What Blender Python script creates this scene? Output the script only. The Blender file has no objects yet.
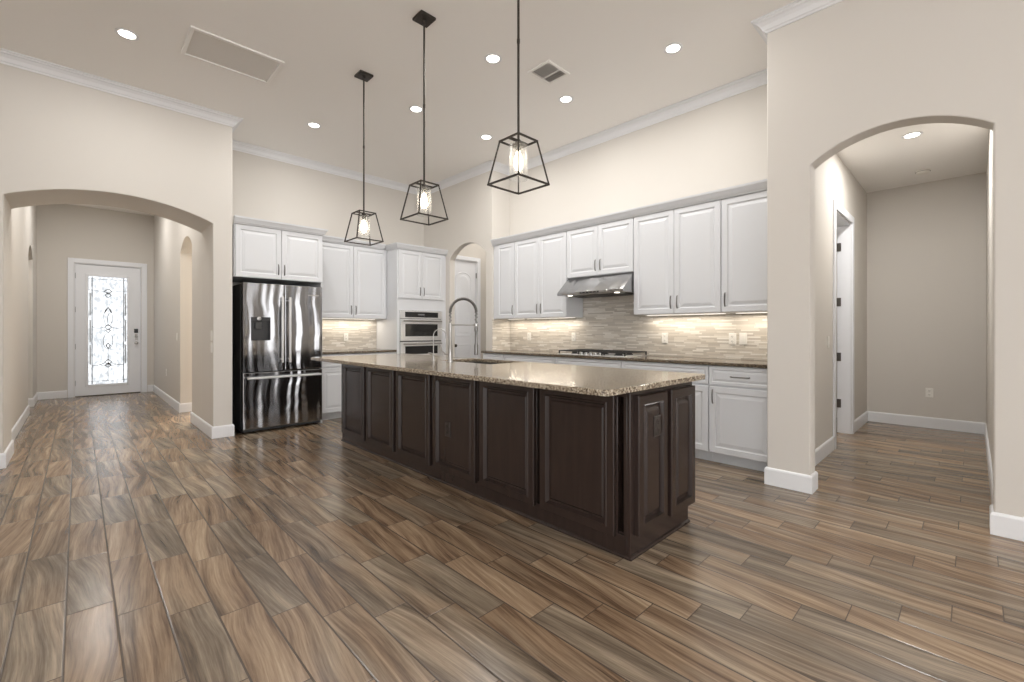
import bpy, bmesh, math, random
from mathutils import Vector, Matrix
random.seed(7)
C = bpy.context.scene
COL = C.collection
PI = math.pi

# ------------------------------------------------------------------ camera
cam_d = bpy.data.cameras.new('camera'); cam = bpy.data.objects.new('camera', cam_d); COL.objects.link(cam)
cam.location = (0, 0, 1.207)
cam.rotation_euler = (PI/2, 0, -math.radians(44.105))
cam_d.sensor_width = 36.0
cam_d.lens = 447.7/1024*36.0
cam_d.shift_y = -10.0/1024
cam_d.clip_start = 0.05; cam_d.clip_end = 200
C.camera = cam
# ------------------------------------------------------------------ world, exposure
w = bpy.data.worlds.new('world'); C.world = w; w.use_nodes = True
wn = w.node_tree.nodes; wn['Background'].inputs[0].default_value = (1.0, 1.0, 1.0, 1)
wn['Background'].inputs[1].default_value = 3.9
C.view_settings.view_transform = 'Standard'; C.view_settings.look = 'None'
C.view_settings.gamma = 1; C.view_settings.use_curve_mapping = False
C.view_settings.exposure = 0.17
CAN_W = 12.5; UNDER_W = 1.5

def area(name, loc, rot, sx, sy, energy, color=(1, .95, .88), shape='RECTANGLE', parent=None, spread=PI):
    l = bpy.data.lights.new(name, 'AREA'); l.shape = shape; l.size = sx; l.size_y = sy
    l.energy = energy; l.color = color; l.spread = spread
    o = bpy.data.objects.new(name, l); COL.objects.link(o); o.location = loc; o.rotation_euler = rot
    if parent: o.parent = parent; o.location = Vector(loc) - parent.location
    return o

# ------------------------------------------------------------------ materials
def mat(name, color=(.5, .5, .5), rough=.5, metal=0, spec=.5, **kw):
    m = bpy.data.materials.new(name); m.use_nodes = True
    b = m.node_tree.nodes['Principled BSDF']
    b.inputs['Base Color'].default_value = (*color, 1)
    b.inputs['Roughness'].default_value = rough; b.inputs['Metallic'].default_value = metal
    b.inputs['Specular IOR Level'].default_value = spec
    for k, v in kw.items(): b.inputs[k.replace('_', ' ')].default_value = v
    return m
class N:
    def __init__(s, m): s.t = m.node_tree; s.b = s.t.nodes['Principled BSDF']
    def n(s, typ, **kw):
        x = s.t.nodes.new(typ)
        for k, v in kw.items():
            setattr(x, k, v)
        return x
    def l(s, a, b): s.t.links.new(a, b)
    def val(s, inp, v):
        if hasattr(v, 'links') or hasattr(v, 'is_linked'): s.l(v, inp)
        else: inp.default_value = v
    def math(s, op, a, b=None, c=None):
        x = s.n('ShaderNodeMath', operation=op); s.val(x.inputs[0], a)
        if b is not None: s.val(x.inputs[1], b)
        if c is not None: s.val(x.inputs[2], c)
        return x.outputs[0]
    def comb(s, x, y, z):
        c = s.n('ShaderNodeCombineXYZ'); s.val(c.inputs[0], x); s.val(c.inputs[1], y); s.val(c.inputs[2], z); return c.outputs[0]
    def coords(s):
        tc = s.n('ShaderNodeTexCoord'); sp = s.n('ShaderNodeSeparateXYZ'); s.l(tc.outputs['Object'], sp.inputs[0])
        return tc.outputs['Object'], sp.outputs
    def noise(s, vec, scale=5, detail=2, rough=.5, dist=0):
        x = s.n('ShaderNodeTexNoise'); s.l(vec, x.inputs['Vector']); x.inputs['Scale'].default_value = scale
        x.inputs['Detail'].default_value = detail; x.inputs['Roughness'].default_value = rough; x.inputs['Distortion'].default_value = dist
        return x.outputs['Fac']
    def ramp(s, fac, stops, interp='LINEAR'):
        r = s.n('ShaderNodeValToRGB'); r.color_ramp.interpolation = interp; s.l(fac, r.inputs[0]); e = r.color_ramp.elements
        while len(e) < len(stops): e.new(.5)
        for q, (p, c) in zip(e, stops): q.position = p; q.color = (*c, 1)
        return r.outputs[0]
    def mix(s, f, a, b, mode='MIX'):
        x = s.n('ShaderNodeMix', data_type='RGBA', blend_type=mode); s.val(x.inputs[0], f)
        for i, v in ((6, a), (7, b)):
            if isinstance(v, tuple): x.inputs[i].default_value = (*v, 1)
            else: s.l(v, x.inputs[i])
        return x.outputs[2]
    def bump(s, h, strength=.1, dist=.01):
        x = s.n('ShaderNodeBump'); x.inputs['Strength'].default_value = strength; x.inputs['Distance'].default_value = dist
        s.l(h, x.inputs['Height']); s.l(x.outputs[0], s.b.inputs['Normal'])

WALLC = (.64, .607, .562)
wall_m = mat('wall_paint', WALLC, .7, spec=.3)
k = N(wall_m); v, xyz = k.coords(); k.bump(k.noise(v, 120, 2), .06, .002)
ceil_m = mat('ceiling_paint', (.89, .87, .84), .8, spec=.2)
k = N(ceil_m); v, xyz = k.coords(); k.bump(k.noise(v, 70, 2), .08, .003)
trim_m = mat('white_trim_paint', (.78, .785, .80), .35)
cab_m = mat('white_cabinet_paint', (.66, .67, .69), .38)
gap_m = mat('cabinet_shadow_gap', (.30, .30, .30), .6)
door_m = mat('white_door_paint', (.80, .815, .85), .4)
pull_m = mat('dark_nickel_pull', (.16, .15, .14), .35, .9)
bronze_m = mat('bronze_fixture', (.05, .042, .035), .45, .6)
black_m = mat('black_plastic', (.012, .012, .013), .25)
dark_m = mat('dark_grey_case', (.05, .05, .05), .45)
plate_m = mat('outlet_plastic', (.80, .78, .73), .35)
slot_m = mat('outlet_slot', (.10, .09, .08), .5)
chrome_m = mat('brushed_nickel', (.42, .41, .40), .34, 1)
spring_m = mat('steel_spring', (.20, .195, .19), .35, 1)
iron_m = mat('cast_iron', (.02, .02, .02), .55)
grille_m = mat('return_air_panel', (.46, .42, .38), .8)
vent_m = mat('vent_white_metal', (.84, .82, .79), .5)
ventdark_m = mat('vent_dark_duct', (.18, .165, .15), .8)
ventgrey_m = mat('return_grille_filter', (.72, .69, .65), .85)

def emis(name, color, strength):
    m = mat(name, (.8, .8, .8), .5); b = m.node_tree.nodes['Principled BSDF']
    b.inputs['Emission Color'].default_value = (*color, 1); b.inputs['Emission Strength'].default_value = strength
    return m
lamp_m = emis('downlight_lens', (1, .95, .86), 9)
strip_m = emis('under_cabinet_strip', (1, .92, .80), 1.1)
bulb_m = emis('bulb_glow', (1, .88, .68), 14)
display_m = mat('display_text', (.20, .20, .21), .5)

# clear glass that lets the bulb light out
glass_m = bpy.data.materials.new('clear_glass'); glass_m.use_nodes = True
t = glass_m.node_tree; t.nodes.clear()
o_ = t.nodes.new('ShaderNodeOutputMaterial'); mx = t.nodes.new('ShaderNodeMixShader'); tr = t.nodes.new('ShaderNodeBsdfTransparent')
gl = t.nodes.new('ShaderNodeBsdfGlossy'); gl.inputs['Roughness'].default_value = .12; lw = t.nodes.new('ShaderNodeLayerWeight')
lw.inputs[0].default_value = .25; tr.inputs[0].default_value = (.99, .99, .99, 1); mm = t.nodes.new('ShaderNodeMath'); mm.operation = 'MULTIPLY'; mm.inputs[1].default_value = .35
t.links.new(lw.outputs['Facing'], mm.inputs[0]); t.links.new(mm.outputs[0], mx.inputs[0]); t.links.new(tr.outputs[0], mx.inputs[1]); t.links.new(gl.outputs[0], mx.inputs[2]); tz = t.nodes.new('ShaderNodeBsdfTranslucent'); m3 = t.nodes.new('ShaderNodeMixShader'); m3.inputs[0].default_value = .07
t.links.new(mx.outputs[0], m3.inputs[1]); t.links.new(tz.outputs[0], m3.inputs[2]); t.links.new(m3.outputs[0], o_.inputs[0])

# obscured door glass
dglass_m = bpy.data.materials.new('textured_door_glass'); dglass_m.use_nodes = True
t = dglass_m.node_tree; t.nodes.clear()
o_ = t.nodes.new('ShaderNodeOutputMaterial'); mx = t.nodes.new('ShaderNodeMixShader'); tl = t.nodes.new('ShaderNodeBsdfTranslucent')
gl = t.nodes.new('ShaderNodeBsdfTransparent'); gl.inputs['Color'].default_value = (.34, .35, .36, 1)
tc = t.nodes.new('ShaderNodeTexCoord'); nz = t.nodes.new('ShaderNodeTexNoise'); nz.inputs['Scale'].default_value = 26; nz.inputs['Detail'].default_value = 4
mp = t.nodes.new('ShaderNodeMapping'); mp.inputs['Scale'].default_value = (1, 1, .5); t.links.new(tc.outputs['Object'], mp.inputs[0]); t.links.new(mp.outputs[0], nz.inputs['Vector'])
rp = t.nodes.new('ShaderNodeValToRGB'); rp.color_ramp.elements[0].position = .38; rp.color_ramp.elements[0].color = (.46, .47, .48, 1); rp.color_ramp.elements[1].position = .56; rp.color_ramp.elements[1].color = (.72, .73, .74, 1)
t.links.new(nz.outputs['Fac'], rp.inputs[0]); t.links.new(rp.outputs[0], tl.inputs[0])
mx.inputs[0].default_value = .35
t.links.new(tl.outputs[0], mx.inputs[1]); t.links.new(gl.outputs[0], mx.inputs[2]); t.links.new(mx.outputs[0], o_.inputs[0])

# espresso island wood
wood_m = mat('espresso_wood', (.05, .035, .03), .33)
k = N(wood_m); v, xyz = k.coords()
g = k.noise(k.comb(k.math('MULTIPLY', xyz[0], 22), k.math('MULTIPLY', xyz[1], 22), k.math('MULTIPLY', xyz[2], 2.2)), 1, 5, .6, .6)
big = k.noise(v, 2.5, 3)
c1 = k.ramp(g, [(.3, (.024, .0155, .0135)), (.7, (.034, .022, .0185))])
k.l(k.mix(k.math('MULTIPLY', big, .5), c1, (.042, .029, .024)), k.b.inputs['Base Color'])
k.b.inputs['Roughness'].default_value = .24; k.b.inputs['Specular IOR Level'].default_value = .42

# granite
gran_m = mat('speckled_granite', (.5, .45, .38), .11)
k = N(gran_m); v, xyz = k.coords()
a = k.noise(v, 95, 4, .65, .3); b2 = k.noise(v, 34, 3, .6, .5); c3 = k.noise(v, 170, 3, .7)
col = k.ramp(a, [(.33, (.02, .016, .013)), (.43, (.11, .08, .055)), (.50, (.31, .25, .18)), (.59, (.52, .455, .355)), (.74, (.66, .61, .52))])
col = k.mix(k.ramp(c3, [(.60, (0, 0, 0)), (.66, (.8, .8, .8))]), col, (.03, .025, .02))
col = k.mix(k.ramp(b2, [(.55, (0, 0, 0)), (.68, (.55, .55, .55))]), col, (.17, .12, .08))
k.l(col, k.b.inputs['Base Color'])

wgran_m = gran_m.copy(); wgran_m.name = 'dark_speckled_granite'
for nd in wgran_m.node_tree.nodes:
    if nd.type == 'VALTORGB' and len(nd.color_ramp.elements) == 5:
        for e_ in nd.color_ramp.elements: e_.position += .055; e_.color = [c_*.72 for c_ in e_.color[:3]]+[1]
# mosaic backsplash strips
mos_m = mat('linear_mosaic_tile', (.5, .45, .4), .3)
k = N(mos_m); v, xyz = k.coords()
u = k.math('ADD', xyz[0], xyz[1]); RH = .0165
rz = k.math('DIVIDE', xyz[2], RH); row = k.math('FLOOR', rz)
wn1 = k.n('ShaderNodeTexWhiteNoise', noise_dimensions='1D'); k.l(row, wn1.inputs['W'])
ln = k.math('MULTIPLY_ADD', wn1.outputs['Value'], .10, .11)
uu = k.math('DIVIDE', k.math('ADD', u, k.math('MULTIPLY', wn1.outputs['Value'], 3.7)), ln); cc = k.math('FLOOR', uu)
wn2 = k.n('ShaderNodeTexWhiteNoise', noise_dimensions='3D'); k.l(k.comb(row, cc, 0), wn2.inputs['Vector'])
tile = k.ramp(wn2.outputs['Value'], [(0, (.62, .57, .5)), (.22, (.51, .465, .405)), (.4, (.68, .64, .575)), (.6, (.48, .44, .385)), (.78, (.59, .545, .48)), (.92, (.72, .685, .63))], 'CONSTANT')
gz = k.math('LESS_THAN', k.math('FRACT', rz), .10)
gu = k.math('LESS_THAN', k.math('FRACT', uu), .012)
gm = k.math('MAXIMUM', gz, gu)
k.l(k.mix(gm, tile, (.44, .40, .355)), k.b.inputs['Base Color'])
k.l(k.math('MULTIPLY_ADD', wn2.outputs['Value'], .35, .15), k.b.inputs['Roughness'])
k.bump(k.math('SUBTRACT', k.math('MULTIPLY', wn2.outputs['Value'], .4), gm), .25, .002)

# stainless steel with faint dents
def steel(name, base, rough, dent, metal=1):
    m = mat(name, base, rough, metal); k = N(m); v, xyz = k.coords()
    wz = k.noise(k.comb(0.0, 0.0, k.math('MULTIPLY', xyz[2], 2.2)), 1.0, 2)
    h1 = k.noise(k.comb(k.math('MULTIPLY_ADD', wz, .8, k.math('MULTIPLY', xyz[0], 6.6)), 0.0, k.math('MULTIPLY', xyz[2], .55)), 1.0, 1, .4, 0)
    k.bump(h1, dent, .05); return m
steel_m = steel('stainless_door', (.33, .33, .34), .15, 1.0)
steel2_m = steel('stainless_trim', (.80, .80, .80), .34, .04, .7)
hood_m = mat('stainless_hood', (.40, .40, .40), .24, 1)
k = N(hood_m); v, xyz = k.coords(); k.bump(k.noise(k.comb(xyz[0], k.math('MULTIPLY', xyz[1], 5), xyz[2]), 1.4, 1), .6, .04)
handle_m = mat('satin_handle', (.72, .72, .72), .42, .55)
ovglass_m = mat('oven_black_glass', (.02, .02, .02), .06)

# wood look porcelain planks
floor_m = mat('wood_look_plank_tile', (.3, .2, .12), .25)
k = N(floor_m); v, xyz = k.coords(); PW, PL = .1555, .615
xi = k.math('DIVIDE', k.math('ADD', xyz[0], .038), PW); ci = k.math('FLOOR', xi); fx_ = k.math('FRACT', xi)
yj = k.math('DIVIDE', k.math('ADD', k.math('SUBTRACT', xyz[1], .22), k.math('MULTIPLY', ci, PL/4)), PL)
cj = k.math('FLOOR', yj); fy_ = k.math('FRACT', yj)
wn3 = k.n('ShaderNodeTexWhiteNoise', noise_dimensions='3D'); k.l(k.comb(ci, cj, 3.0), wn3.inputs['Vector'])
sc = k.n('ShaderNodeSeparateColor'); k.l(wn3.outputs['Color'], sc.inputs[0]); r1, r2, r3 = sc.outputs
px_ = k.math('MULTIPLY_ADD', r1, 40, xyz[0]); py_ = k.math('MULTIPLY_ADD', r2, 40, xyz[1])
warp = k.noise(k.comb(k.math('MULTIPLY', px_, 2.0), k.math('MULTIPLY', py_, 1.3), 0), 1.0, 1, .5)
tilt = k.math('MULTIPLY', k.math('SUBTRACT', r3, .5), .30)
gx = k.math('ADD', k.math('ADD', px_, k.math('MULTIPLY', warp, .11)), k.math('MULTIPLY', xyz[1], tilt))
swirl = k.noise(k.comb(k.math('MULTIPLY', gx, 19), k.math('MULTIPLY', py_, .9), 0), 1.0, 4, .6, .15)
fine = k.noise(k.comb(k.math('MULTIPLY', gx, 120), k.math('MULTIPLY', py_, 4), 0), 1.0, 4, .7)
f = k.math('ADD', k.math('MULTIPLY', swirl, .68), k.math('MULTIPLY', fine, .34))
f = k.math('ADD', f, k.math('MULTIPLY', k.math('SUBTRACT', r2, .5), .06))
cA = k.ramp(f, [(.32, (.055, .033, .020)), (.42, (.140, .089, .055)), (.50, (.245, .165, .104)), (.59, (.340, .242, .158)), (.71, (.52, .405, .28))])
cB = k.ramp(f, [(.34, (.065, .048, .034)), (.44, (.140, .107, .076)), (.52, (.220, .172, .124)), (.60, (.31, .247, .182)), (.71, (.47, .38, .275))])
sel = k.noise(k.comb(k.math('MULTIPLY', gx, 5), k.math('MULTIPLY', py_, .9), 5.0), 1, 2)
selr = k.math('MULTIPLY_ADD', k.math('SUBTRACT', r3, .5), .5, sel)
selc = k.ramp(selr, [(.36, (0, 0, 0)), (.64, (1, 1, 1))])
colr = k.mix(selc, cA, cB)
ex = k.math('MINIMUM', fx_, k.math('SUBTRACT', 1, fx_)); ey = k.math('MINIMUM', fy_, k.math('SUBTRACT', 1, fy_))
gmask = k.math('MAXIMUM', k.math('LESS_THAN', ex, .0036/PW), k.math('LESS_THAN', ey, .0020/PL))
k.l(k.mix(gmask, colr, (.085, .064, .048)), k.b.inputs['Base Color'])
k.l(k.math('MULTIPLY_ADD', fine, .10, .19), k.b.inputs['Roughness'])
hx = k.math('MINIMUM', k.math('MULTIPLY', ex, PW), .006); hy = k.math('MINIMUM', k.math('MULTIPLY', ey, PL), .006)
k.bump(k.math('ADD', k.math('MULTIPLY', k.math('MINIMUM', hx, hy), 120), k.math('MULTIPLY', fine, .03)), .3, .003)

# ------------------------------------------------------------------ mesh helpers
class MB:
    def __init__(s): s.bm = bmesh.new()
    def box(s, x0, x1, y0, y1, z0, z1):
        vs = [s.bm.verts.new((x, y, z)) for z in (z0, z1) for y in (y0, y1) for x in (x0, x1)]
        for f in ((0, 1, 3, 2), (4, 6, 7, 5), (0, 4, 5, 1), (2, 3, 7, 6), (0, 2, 6, 4), (1, 5, 7, 3)): s.bm.faces.new([vs[i] for i in f])
        return s
    def loft(s, loops, cap0=True, cap1=True, closed=True):
        L = [[s.bm.verts.new(p) for p in lp] for lp in loops]; n = len(L[0])
        for a, b in zip(L, L[1:]):
            for i in range(n if closed else n-1): s.bm.faces.new((a[i], a[(i+1) % n], b[(i+1) % n], b[i]))
        if cap0: s.bm.faces.new(L[0][::-1])
        if cap1: s.bm.faces.new(L[-1])
        return s
    def cyl(s, p0, p1, r0, r1=None, n=20, cap=True):
        r1 = r0 if r1 is None else r1; p0 = Vector(p0); p1 = Vector(p1); d = (p1-p0).normalized()
        a = d.orthogonal().normalized(); b = d.cross(a)
        def ring(p, r): return [p+(a*math.cos(t)+b*math.sin(t))*r for t in [2*PI*i/n for i in range(n)]]
        return s.loft([ring(p0, r0), ring(p1, r1)], cap, cap)
    def lathe(s, c, prof, n=28, axis=(0, 0, 1), cap=True):
        c = Vector(c); d = Vector(axis).normalized(); a = d.orthogonal().normalized(); b = d.cross(a)
        return s.loft([[c+d*h+(a*math.cos(2*PI*i/n)+b*math.sin(2*PI*i/n))*max(r, 1e-4) for i in range(n)] for r, h in prof], cap, cap)
    def tube(s, pts, r, n=10, square=False):
        pts = [Vector(p) for p in pts]; loops = []; a = None
        for i, p in enumerate(pts):
            d = (pts[min(i+1, len(pts)-1)]-pts[max(i-1, 0)]).normalized()
            if a is None: a = d.orthogonal().normalized()
            a = (a-d*a.dot(d)).normalized(); b = d.cross(a); rr = r[i] if isinstance(r, (list, tuple)) else r
            loops.append([p+(a*math.cos(2*PI*j/n)+b*math.sin(2*PI*j/n))*rr for j in range(n)])
        return s.loft(loops)
    def bar(s, p0, p1, w, up=(0, 0, 1)):
        """square section bar"""
        p0 = Vector(p0); p1 = Vector(p1); d = (p1-p0).normalized(); up = Vector(up)
        if abs(d.dot(up)) > .98: up = Vector((1, 0, 0))
        a = d.cross(up).normalized(); b = a.cross(d); h = w/2
        q = lambda p: [p+a*h+b*h, p-a*h+b*h, p-a*h-b*h, p+a*h-b*h]
        return s.loft([q(p0-d*h*.9), q(p1+d*h*.9)])
    def build(s, name, m, parent=None, smooth=False, bevel=0, seg=2, kind=None):
        bmesh.ops.recalc_face_normals(s.bm, faces=s.bm.faces)
        me = bpy.data.meshes.new(name)
        if parent is not None: bmesh.ops.translate(s.bm, verts=s.bm.verts, vec=-world_loc(parent))
        s.bm.to_mesh(me); s.bm.free()
        o = bpy.data.objects.new(name, me); COL.objects.link(o); me.materials.append(m)
        if smooth:
            me.polygons.foreach_set('use_smooth', [True]*len(me.polygons))
            try: me.set_sharp_from_angle(angle=math.radians(40))
            except Exception: pass
        if bevel:
            b = o.modifiers.new('bevel', 'BEVEL'); b.width = bevel; b.segments = seg; b.limit_method = 'ANGLE'; b.angle_limit = math.radians(40)
            me.polygons.foreach_set('use_smooth', [True]*len(me.polygons))
            try: me.set_sharp_from_angle(angle=math.radians(60))
            except Exception: pass
        if parent is not None: o.parent = parent
        if kind: o['kind'] = kind
        return o
def world_loc(o):
    l = Vector((0, 0, 0))
    while o is not None: l += o.location; o = o.parent
    return l
def thing(name, label, cat, loc, group=None):
    o = bpy.data.objects.new(name, None); COL.objects.link(o); o.location = loc; o.empty_display_size = .1
    o['label'] = label; o['category'] = cat
    if group: o['group'] = group
    return o
def tag(o, label, cat, group=None, kind=None):
    o['label'] = label; o['category'] = cat
    if group: o['group'] = group
    if kind: o['kind'] = kind
    return o
def copy_tree(o, parent=None):
    c = o.copy(); COL.objects.link(c)
    if parent is not None: c.parent = parent
    for ch in list(o.children): copy_tree(ch, c)
    return c
class F:
    """frame: origin o, u along the face, n out of the face, z up"""
    def __init__(s, o, u, n): s.o = Vector(o); s.u = Vector(u); s.n = Vector(n); s.z = Vector((0, 0, 1))
    def p(s, a, z, c): return s.o+s.u*a+s.z*z+s.n*c
    def at(s, a, z, c): return F(s.p(a, z, c), s.u, s.n)
def fbox(mb, f, a0, a1, z0, z1, c0, c1):
    mb.loft([[f.p(a0, z0, c), f.p(a1, z0, c), f.p(a1, z1, c), f.p(a0, z1, c)] for c in (c0, c1)]); return mb
def raised(mb, f, w, h, rings):
    """nested rectangular loops: (inset, depth out of the face)"""
    mb.loft([[f.p(i, i, c), f.p(w-i, i, c), f.p(w-i, h-i, c), f.p(i, h-i, c)] for i, c in rings]); return mb
DOOR_R = [(0, 0), (0, .017), (.003, .020), (.052, .020), (.058, .012), (.066, .011), (.094, .0185), (.097, .019)]
DRAW_R = [(0, 0), (0, .017), (.003, .020), (.026, .020), (.031, .013), (.036, .0125), (.052, .0185), (.054, .019)]
ISL_R = [(0, 0), (0, .022), (.004, .027), (.044, .027), (.048, .033), (.055, .033), (.067, .008), (.077, .008), (.086, .013), (.088, .013)]
ISLR_R = [(0, 0), (0, .022), (.004, .027), (.050, .027), (.054, .031), (.062, .008), (.072, .008), (.096, .022), (.098, .022)]
def handle(parent, f, a, z, length=.13, vertical=True):
    mb = MB(); g = f.at(a, z, 0); L = length/2; pts = []
    prof = [(-L, 0), (-L, .018), (-L*.86, .027), (-L*.4, .031), (0, .032), (L*.4, .031), (L*.86, .027), (L, .018), (L, 0)]
    for t_, c in prof: pts.append(g.p(0, t_, c) if vertical else g.p(t_, 0, c))
    mb.tube(pts, .0058, 8)
    return mb.build('handle', pull_m, parent, smooth=True)

def cabinet(name, label, cat, f, w, h, d, doors, group=None, toe=0, mat_=cab_m, drawers=(), back=True):
    """f origin = lower left front corner of the carcass; doors: (a0,a1,z0,z1,handle_side,handle_z)"""
    root = thing(name, label, cat, f.p(0, 0, 0), group)
    mb = MB(); fbox(mb, f, 0.001, w-.001, toe, h, -d, 0); mb.build('cabinet_body', mat_, root, bevel=.0015)
    if toe:
        mb = MB(); fbox(mb, f, 0.001, w-.001, 0, toe-.001, -d, -.075); mb.build('toe_kick', mat_, root)
    for a0, a1, z0, z1, side, hz in doors:
        g = f.at(a0, z0, .0005); mb = MB(); raised(mb, g, a1-a0, z1-z0, DOOR_R); dd = mb.build('door', mat_, root)
        if side: handle(dd, g, .032 if side == 'L' else a1-a0-.032, hz-z0, .125)
    for a0, a1, z0, z1 in drawers:
        g = f.at(a0, z0, .0005); mb = MB(); raised(mb, g, a1-a0, z1-z0, DRAW_R); dd = mb.build('drawer', mat_, root)
        handle(dd, g.at(0, 0, .018), (a1-a0)/2, (z1-z0)/2, .15, False)
    return root

def molding(path, prof, name, m, z=0, parent=None, kind=None):
    """sweep prof [(out, dz)] along path with mitres; the room lies on the right of travel"""
    pts = [Vector((x, y)) for x, y in path]; loops = []
    for i, p in enumerate(pts):
        def nrm(a, b):
            d = (b-a).normalized(); return Vector((d.y, -d.x))
        if i == 0: m_ = nrm(pts[0], pts[1])
        elif i == len(pts)-1: m_ = nrm(pts[-2], pts[-1])
        else:
            n1, n2 = nrm(pts[i-1], p), nrm(p, pts[i+1]); m_ = (n1+n2)/(1+n1.dot(n2))
        loops.append([(p.x+m_.x*o, p.y+m_.y*o, z+dz) for o, dz in prof])
    mb = MB(); mb.loft(loops); o = mb.build(name, m, parent)
    if kind: o['kind'] = kind
    return o

def wall_poly(name, axis, p0, p1, outline, m=wall_m, bevel=0):
    """outline in (along, z); axis X: plane x=p0..p1 along y; axis Y: plane y=p0..p1 along x"""
    mb = MB()
    mk = (lambda p, a, z: (p, a, z)) if axis == 'X' else (lambda p, a, z: (a, p, z))
    mb.loft([[mk(p0, a, z) for a, z in outline], [mk(p1, a, z) for a, z in outline]])
    return mb.build(name, m, bevel=bevel, seg=3, kind='structure')
def arch_outline(a0, a1, z1, openings):
    """openings: (l, r, spring, peak) segmental arches reaching the floor"""
    pts = [(a0, z1), (a0, 0)]
    for l, r, sp, pk in sorted(openings):
        hw = (r-l)/2; s_ = pk-sp
        pts.append((l, 0))
        if s_ < 1e-4: pts += [(l, sp), (r, sp)]
        else:
            R = (hw*hw+s_*s_)/(2*s_); cz = pk-R; t0 = math.asin(hw/R)
            for i in range(25):
                t_ = -t0+2*t0*i/24; pts.append(((l+r)/2+R*math.sin(t_), cz+R*math.cos(t_)))
        pts.append((r, 0))
    pts += [(a1, 0), (a1, z1)]
    return pts
def wall_holes(name, axis, p0, p1, a0, a1, z0, z1, holes, m=wall_m):
    mb = MB(); cuts = sorted({a0, a1} | {h[0] for h in holes} | {h[1] for h in holes})
    bx = (lambda l, r, b, t_: mb.box(p0, p1, l, r, b, t_)) if axis == 'X' else (lambda l, r, b, t_: mb.box(l, r, p0, p1, b, t_))
    for l, r in zip(cuts, cuts[1:]):
        hs = [h for h in holes if h[0] <= l+1e-6 and h[1] >= r-1e-6]
        if not hs: bx(l, r, z0, z1)
        else:
            h = hs[0]
            if h[2] > z0: bx(l, r, z0, h[2])
            if h[3] < z1: bx(l, r, h[3], z1)
    return mb.build(name, m, kind='structure')

# ------------------------------------------------------------------ setting: shell
ZC = 3.65
XW = 3.90          # arched wall on the right
YA = 5.93          # arched wall on the left
YF = 6.67          # wall behind the fridge
XR = 4.69          # wall behind the cooktop
XP = 4.326         # pantry wall
YR = 4.882         # return beside the pantry
YD = 11.40         # front door wall
YH = 1.0           # hall left wall
XH = 7.60; ZH = 3.06; ZFY = 3.50
mb = MB(); mb.box(-3.75, 8.5, -6.65, 11.6, -.12, 0); mb.build('floor', floor_m, kind='structure')
mb = MB(); mb.box(-3.75, 5.9, -6.65, YF+.12, ZC, ZC+.12); mb.build('ceiling', ceil_m, kind='structure')
mb = MB(); mb.box(-1.7, 2.4, YF+.12, YD+.15, ZFY, ZFY+.1); mb.build('ceiling_foyer', ceil_m, kind='structure')
mb = MB(); mb.box(XW+.15, XH, -.10, YH, ZH, ZH+.1); mb.box(XR+.12, XH, YH+.135, 2.8, ZH, ZH+.1); mb.build('ceiling_hall', ceil_m, kind='structure')

wall_poly('wall_left', 'Y', YA, YA+.67, arch_outline(-3.6, 1.275, ZC, [(-.47, 1.085, 2.41, 2.575)]), bevel=.008)
wall_poly('wall_foyer_right', 'X', 1.086, 1.24, arch_outline(YA+.67, YD, ZC, [(7.226, 8.17, 2.36, 2.53)]))
wall_poly('wall_foyer_left', 'X', -.67, -.52, arch_outline(YA+.67, YD, ZC, [(9.57, 10.45, 2.34, 2.51)]))
wall_poly('wall_entry', 'Y', YD, YD+.15, arch_outline(-1.7, 2.4, ZC, [(-.05, .895, 2.45, 2.45)]))
wall_poly('wall_foyer_side_room', 'X', 2.2, 2.3, [(YF+.12, 0), (YD, 0), (YD, ZC), (YF+.12, ZC)])
wall_poly('wall_foyer_side_room_left', 'X', -1.6, -1.5, [(YA+.67, 0), (YD, 0), (YD, ZC), (YA+.67, ZC)])
mb = MB(); mb.box(1.24, 5.8, YF, YF+.12, 0, ZC); mb.build('wall_back', wall_m, kind='structure')
wall_poly('wall_pantry', 'X', XP, XP+.10, arch_outline(YR+.10, YF, ZC, [(5.015, 5.915, 2.36, 2.575)]))
mb = MB(); mb.box(XP, 5.8, YR, YR+.10, 0, ZC); mb.build('wall_return', wall_m, kind='structure')
mb = MB(); mb.box(5.7, 5.8, YR+.10, YF, 0, ZC); mb.build('wall_pantry_end', wall_m, kind='structure')
YPD = 6.10
wall_poly('wall_pantry_door', 'Y', YPD, YPD+.10, arch_outline(XP+.10, 5.7, ZC, [(4.46, 5.05, 2.42, 2.42)]))
mb = MB(); mb.box(XR, XR+.12, YH+.135, YR, 0, ZC); mb.build('wall_kitchen', wall_m, kind='structure')
ADDED_WINR = [(-5.4, -4.3, .3, 2.9), (-3.8, -2.9, .3, 2.9), (-2.4, -1.7, .3, 2.9)]  # invented windows, placed to give the fridge doors bright streak reflections
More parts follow.
